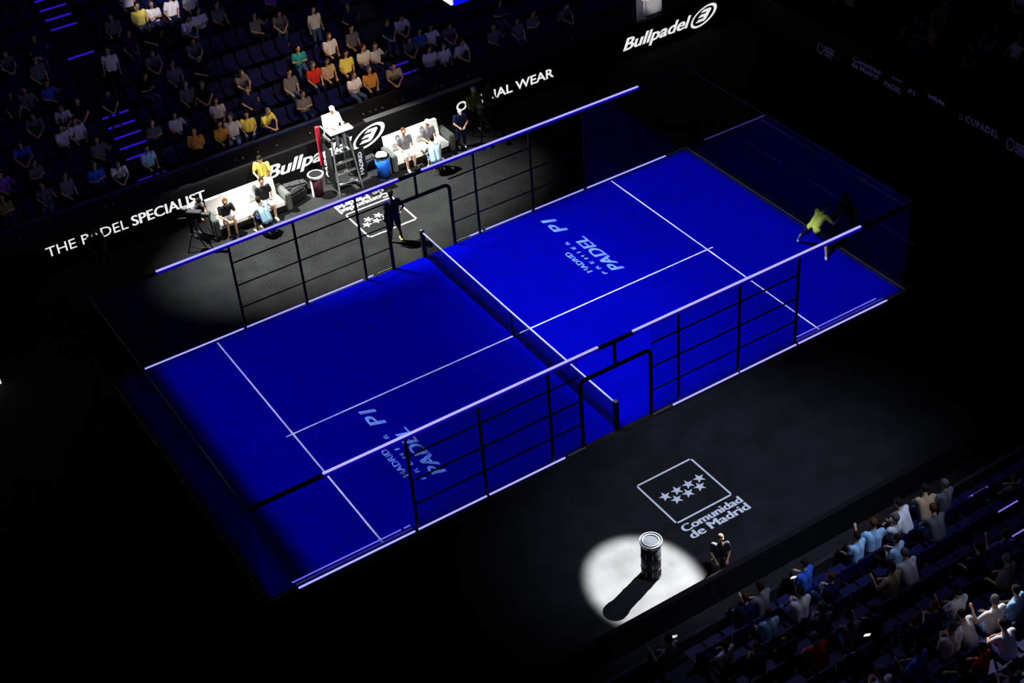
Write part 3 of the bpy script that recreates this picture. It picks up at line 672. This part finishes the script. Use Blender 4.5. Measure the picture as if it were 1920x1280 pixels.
bag(2.4, 9.55, .1, 'board_black', 'small black bag with pale mark under the right sofa front', .6); bag(1.1, 10.8, .1, 'dark_grey', 'grey racket bag against the board behind the towel bin', 1.1)
# objects along the board top and on the right of the stand
def desk(px, py, w, label, items, y=12.0, z=1.3):
    p = on_y(px, py, y); t = empty('press_desk', (p.x, y, 0)); tag(t, label, 'desk')
    MB().box(-w/2, w/2, -.2, .25, p.z-.04, p.z).build('desk_top', 'stair_grey', t)
    for s in (-1, 1): MB().box(s*(w/2-.05)-.03, s*(w/2-.05)+.03, -.15, .2, 0, p.z-.04).build('leg', 'black_steel', t)
    for nme, dx, c, sz, lb in items:
        q = MB().box(-sz, sz, -.12, .12, 0, .05).build(nme, cloth(c), None, bevel=.015); q.location = (p.x+dx, y+.02, p.z); tag(q, lb, nme.replace('_', ' '))
desk(822, 184, 1.9, 'grey desk on the board edge below the white-shirted spectators', [('folded_jacket', -.65, 'red', .2, 'red folded jacket at the left end of the grey desk'), ('paper_stack', .0, 'white', .28, 'white paper stack in the middle of the grey desk'), ('tennis_ball_bag', .6, 'lime', .1, 'yellow-green bundle at the right end of the grey desk')])
desk(335, 358, 1.1, 'pale desk behind the board near the end of the specialist lettering', [('paper_stack', -.25, 'grey', .2, 'grey papers at the left of the pale desk'), ('paper_stack', .25, 'white', .2, 'white papers at the right of the pale desk')])
desk(270, 386, 1.0, 'dim desk behind the board left of the pale desk', [('paper_stack', -.2, 'grey', .22, 'grey papers on the dim desk above the lettering'), ('folded_jacket', .2, 'grey', .2, 'folded grey jacket on the dim desk above the lettering')])
p = on_y(925, 193, 11.2); q = MB().box(-.25, .25, -.14, .14, 0, .12).build('equipment_case', 'stair_grey', None, bevel=.02); q.location = (p.x, 11.12, 0)
p = on_y(927, 192, 10.9); q.location = (p.x, 10.95, max(0, p.z-.1)); q.dimensions
tag(q, 'pale grey case in front of the official wear lettering', 'case')
p = on_y(1217, 18, 11.98)
wb = empty('covered_equipment', (p.x, 11.98, 0)); tag(wb, 'pale covered box at the top edge behind the board left of right logo', 'box')
MB().box(-.42, .42, -.3, .3, 0, 1.95).build('cover', 'white_pad', wb, bevel=.08); MB().box(-.36, .40, -.33, .28, 1.25, 1.29).build('fold', 'grey_pad', wb); MB().cyl((0, -.02, 1.95), (0, -.02, 1.98), .2, n=24).build('opening', 'board_black', wb)
spot('box_fill', (10, -2, 22), (p.x, 11.98, 1.75), 15000, (1, 1, .95), 2.6, .5, .1)  # added narrow spot that only brightens the covered box
# ------------------------------------------------------------------ spectators
POSES = [SIT, pose(SIT, **lean),
         pose(SIT, eL=(.33, -.12, .80), wL=(.30, -.3, 1.0), wR=(-.05, -.32, .7), look=(-.4, -1, -.1)),
         pose(SIT, wL=(.05, -.26, .86), wR=(-.1, -.26, .82), look=(.4, -1, -.1)),
         pose(SIT, che=(.05, .05, .88), nec=(.08, .08, 1.08), hea=(.1, .07, 1.26), sL=(.26, .07, 1.0), sR=(-.11, .07, 1.03), wL=(.2, -.2, .6))]
protos = [make_person(P, voxel=.02) for P in POSES]
pst = make_person(STAND, voxel=.02)
used = set()
def recolour(o, shirt, legs, hair, skin):
    for ob, k in [(o, skin)]+[(c, dict(shirt=shirt, trousers=legs, hair=hair, shoe='grey').get(c.name.split('.')[0])) for c in o.children]:
        if k: ob.material_slots[0].link = 'OBJECT'; ob.material_slots[0].material = cloth(k)
COLN = dict(white='white', grey='grey', black='black', navy='navy', blue='blue', lightblue='light blue', teal='teal', yellow='yellow', lime='lime', orange='orange', red='red', green='olive', tan='tan', purple='purple', paleblue='pale blue', olive='olive')
crowd = []   # (stand, row, x, y, z, rz, colour, pose)
taken = {}
def add_far(px, py, c, standing=False):
    zc = 1.15 if standing else .88; c0, d = ray(px, py)
    t = (1.0+zc+.45*(c0.y-12.95)-c0.z)/(d.z-.45*d.y); p = c0+d*t
    k = max(0, min(13, round((p.y-12.95)/RP)))
    y = 12.5+RP*k+.45; z = stand_z(k); q = on_y(px, py, y)
    place('far', k, q.x, y, z, 0, c, standing)
def add_near(px, py, c, standing=False):
    zc = .9; c0, d = ray(px, py)
    t = (.6+zc-.45*(c0.y+12.85)-c0.z)/(d.z+.45*d.y); p = c0+d*t
    k = max(0, min(11, round((-12.85-p.y)/RP)))
    y = -12.4-RP*k-.45; q = on_y(px, py, y); place('near', k, q.x, y, nstand_z(k), PI, c, standing)
def add_right(px, py, c):
    c0, d = ray(px, py)
    t = (1.9+.45*(c0.x-19.05)-c0.z)/(d.z-.45*d.x); p = c0+d*t
    k = max(0, min(9, round((p.x-19.05)/RP))); x = 18.6+RP*k+.45; cc_, d = ray(px, py); q = cc_+d*((x-cc_.x)/d.x)
    place('right', k, x, q.y, stand_z(k), -PI/2, c, False)
def place(stand, k, x, y, z, rz, c, standing):
    t = y if stand == 'right' else x
    row = taken.setdefault((stand, k), [])
    if any(abs(t-u) < .42 for u in row): return False
    row.append(t); crowd.append((stand, k, x, y, z, rz, c, standing)); return True
FAR = '''115,205,white 325,210,white 285,235,grey 272,275,lightblue 35,262,blue 120,267,white 150,268,white 180,265,grey 10,125,grey 75,155,grey 50,185,grey 92,180,blue 360,92,grey 370,20,white 390,42,white 410,38,grey 283,108,grey 347,160,grey 365,195,white 405,195,white 445,140,grey 430,145,white 345,241,grey
240,8,white 258,22,yellow 270,10,blue 285,15,white 302,14,tan 320,18,white 342,28,white 331,8,orange 292,36,grey 355,8,white 275,38,white
615,70,white 745,25,white 540,140,grey 563,125,teal 590,155,red 612,118,tan 600,135,orange 628,128,tan 650,135,yellow 683,120,white 705,115,white 695,160,orange 665,172,white 738,152,tan 570,200,grey 495,225,yellow 485,243,white 805,105,white 835,130,white 808,70,white 822,75,white 840,68,grey 857,90,white 925,68,grey 785,55,blue 785,85,teal 762,62,grey
415,255,orange 440,260,white 457,262,yellow 372,285,orange 470,215,white 465,232,yellow 440,243,tan 407,240,grey
10,360,purple 10,395,olive 25,390,grey 95,400,grey 230,350,white 243,342,white 210,365,white 190,365,blue 175,380,grey 100,423,grey 145,422,grey 50,435,grey
1050,20,grey 1045,42,grey 970,65,grey 1000,75,grey 1015,68,olive 995,95,grey 1045,92,grey 965,108,red 1265,18,grey 480,60,grey 520,25,grey 510,10,purple 120,230,grey 60,210,grey 205,200,navy 720,60,navy 660,80,grey'''.split()
NEAR = '''1645,945,lightblue 1683,930,white 1708,930,white 1742,948,tan 1770,945,grey 1905,880,grey 1897,912,white 1610,1010,lightblue 1682,1035,lightblue 1660,1067,red 1710,1082,white 1510,1076,blue 1760,1003,grey 1748,1015,grey 1880,1042,purple 1672,1106,tan 1800,1108,white 1443,1165,lightblue 1458,1155,lightblue 1500,1156,white 1543,1142,grey 1600,1212,grey 1728,1215,blue 1540,1250,red 1655,1262,white 1700,1258,grey 1790,1172,white 1850,1202,red 1812,1192,red 1830,1150,white 1866,1150,white 1882,1112,grey 1910,1112,lightblue 1905,1165,white 1895,1185,white 1258,1195,grey 1250,1235,purple 1288,1225,white 1360,1237,white 1350,1207,grey 1905,1242,grey 1870,1255,grey 1590,1170,navy 1400,1120,navy 1430,1090,grey 1640,1160,navy 1560,1110,navy 1480,1210,navy 1755,1150,navy 1620,1245,navy 1800,1255,navy 1420,1260,navy 1830,1080,navy 1720,1160,navy'''.split()
RIGHT = '''1592,25,white 1568,57,grey 1748,82,tan 1903,95,white 1918,10,white 1725,102,navy 1762,38,grey 1710,40,navy 1820,120,navy 1860,60,navy'''.split()
add_far(212, 138, 'white', True); add_far(590, 42, 'white', True)
for s in FAR: a, b, c = s.split(','); add_far(float(a), float(b), c)
for s in NEAR: a, b, c = s.split(','); add_near(float(a), float(b), c)
for s in RIGHT: a, b, c = s.split(','); add_right(float(a), float(b), c)
n0 = len(crowd); tries = 0
while len(crowd) < n0+15 and tries < 900:
    tries += 1
    px, py = R.uniform(5, 960), R.uniform(5, 440)
    if py > 455-.365*px or (470 < px < 770 and py > 130): continue
    c0, d = ray(px, py); p = c0+d*((1.9+.45*(c0.y-12.95)-c0.z)/(d.z-.45*d.y))
    if (A1-.9 < p.x < A1+.9) or (A2-.9 < p.x < A2+.9): continue
    add_far(px, py, R.choice(['black', 'navy', 'black', 'grey']))
def block(stand, x):
    if stand != 'far': return ''
    return ', left of left stairs' if x < A1 else (', between the stairs' if x < A2 else ', right of right stairs')
from collections import defaultdict
cl = defaultdict(list)
for i, cdt in enumerate(crowd): cl[(cdt[0], cdt[1], block(cdt[0], cdt[2]), cdt[6], cdt[7])].append(i)
labels = {}
for key, ids in cl.items():
    stand, k, blk, c, stg = key
    ids.sort(key=lambda i: crowd[i][2] if stand != 'right' else -crowd[i][3])
    for j, i in enumerate(ids):
        lab = '%s person in %s, %s row of %s stand%s' % ('standing' if stg else 'seated', COLN[c], ORD[k], stand, blk)
        if len(ids) > 1: lab += ', %s from left' % ORD[j]
        labels[i] = lab
fp = [True]*len(protos); fst = True
for i, (stand, k, x, y, z, rz, c, stg) in enumerate(crowd):
    r = R.randrange(len(protos))
    if stg: src = pst; o = src if fst else copy_tree(src); fst = False
    else:
        src = protos[r]
        if fp[r]: o = src; fp[r] = False
        else: o = copy_tree(src)
    recolour(o, c, R.choice(['denim', 'navy', 'black', 'black', 'navy', 'tan' if c in ('yellow', 'red', 'orange', 'teal') else 'black']), R.choice(['hair_dark', 'hair_brown', 'hair_dark', 'hair_grey']), 'skin' if c != 'black' else R.choice(['skin', 'skin_dark']))
    put(o, (x, y, z), rz+R.uniform(-.35, .35), labels[i], 'person', 'spectators in the %s stand' % stand, R.uniform(.93, 1.04))
for r, f in enumerate(fp):
    if f:
        for c in list(protos[r].children): bpy.data.objects.remove(c)
        bpy.data.objects.remove(protos[r])
# phones held up in the near stand
for px, py, lb in ((1264, 1193, 'lit phone held up at the left end of the near stand'), (1626, 1190, 'small bright lit phone in the middle of the near stand'), (1488, 1082, 'white lit phone held near the front of the near stand'), (402, 170, 'tiny bright phone light in the dark far stand left of centre')):
    if py < 600:
        p = on_z(px, py, 3.9); p = on_y(px, py, 17.1)
    else:
        c0, d = ray(px, py); p = c0+d*((1.6-.45*(c0.y+12.4)-c0.z)/(d.z+.45*d.y))
    ph = empty('phone', tuple(p)); ph.rotation_euler = (.9, 0, .4); tag(ph, lb, 'phone')
    MB().box(-.045, .045, -.01, .0, -.08, .08).build('case', 'board_black', ph); MB().box(-.04, .04, -.014, -.0105, -.075, .075).build('screen', 'phone_glow', ph); MB().box(-.04, .04, .0005, .003, -.075, .075).build('screen', 'phone_glow', ph)
# camera operator kit near the front of the near stand
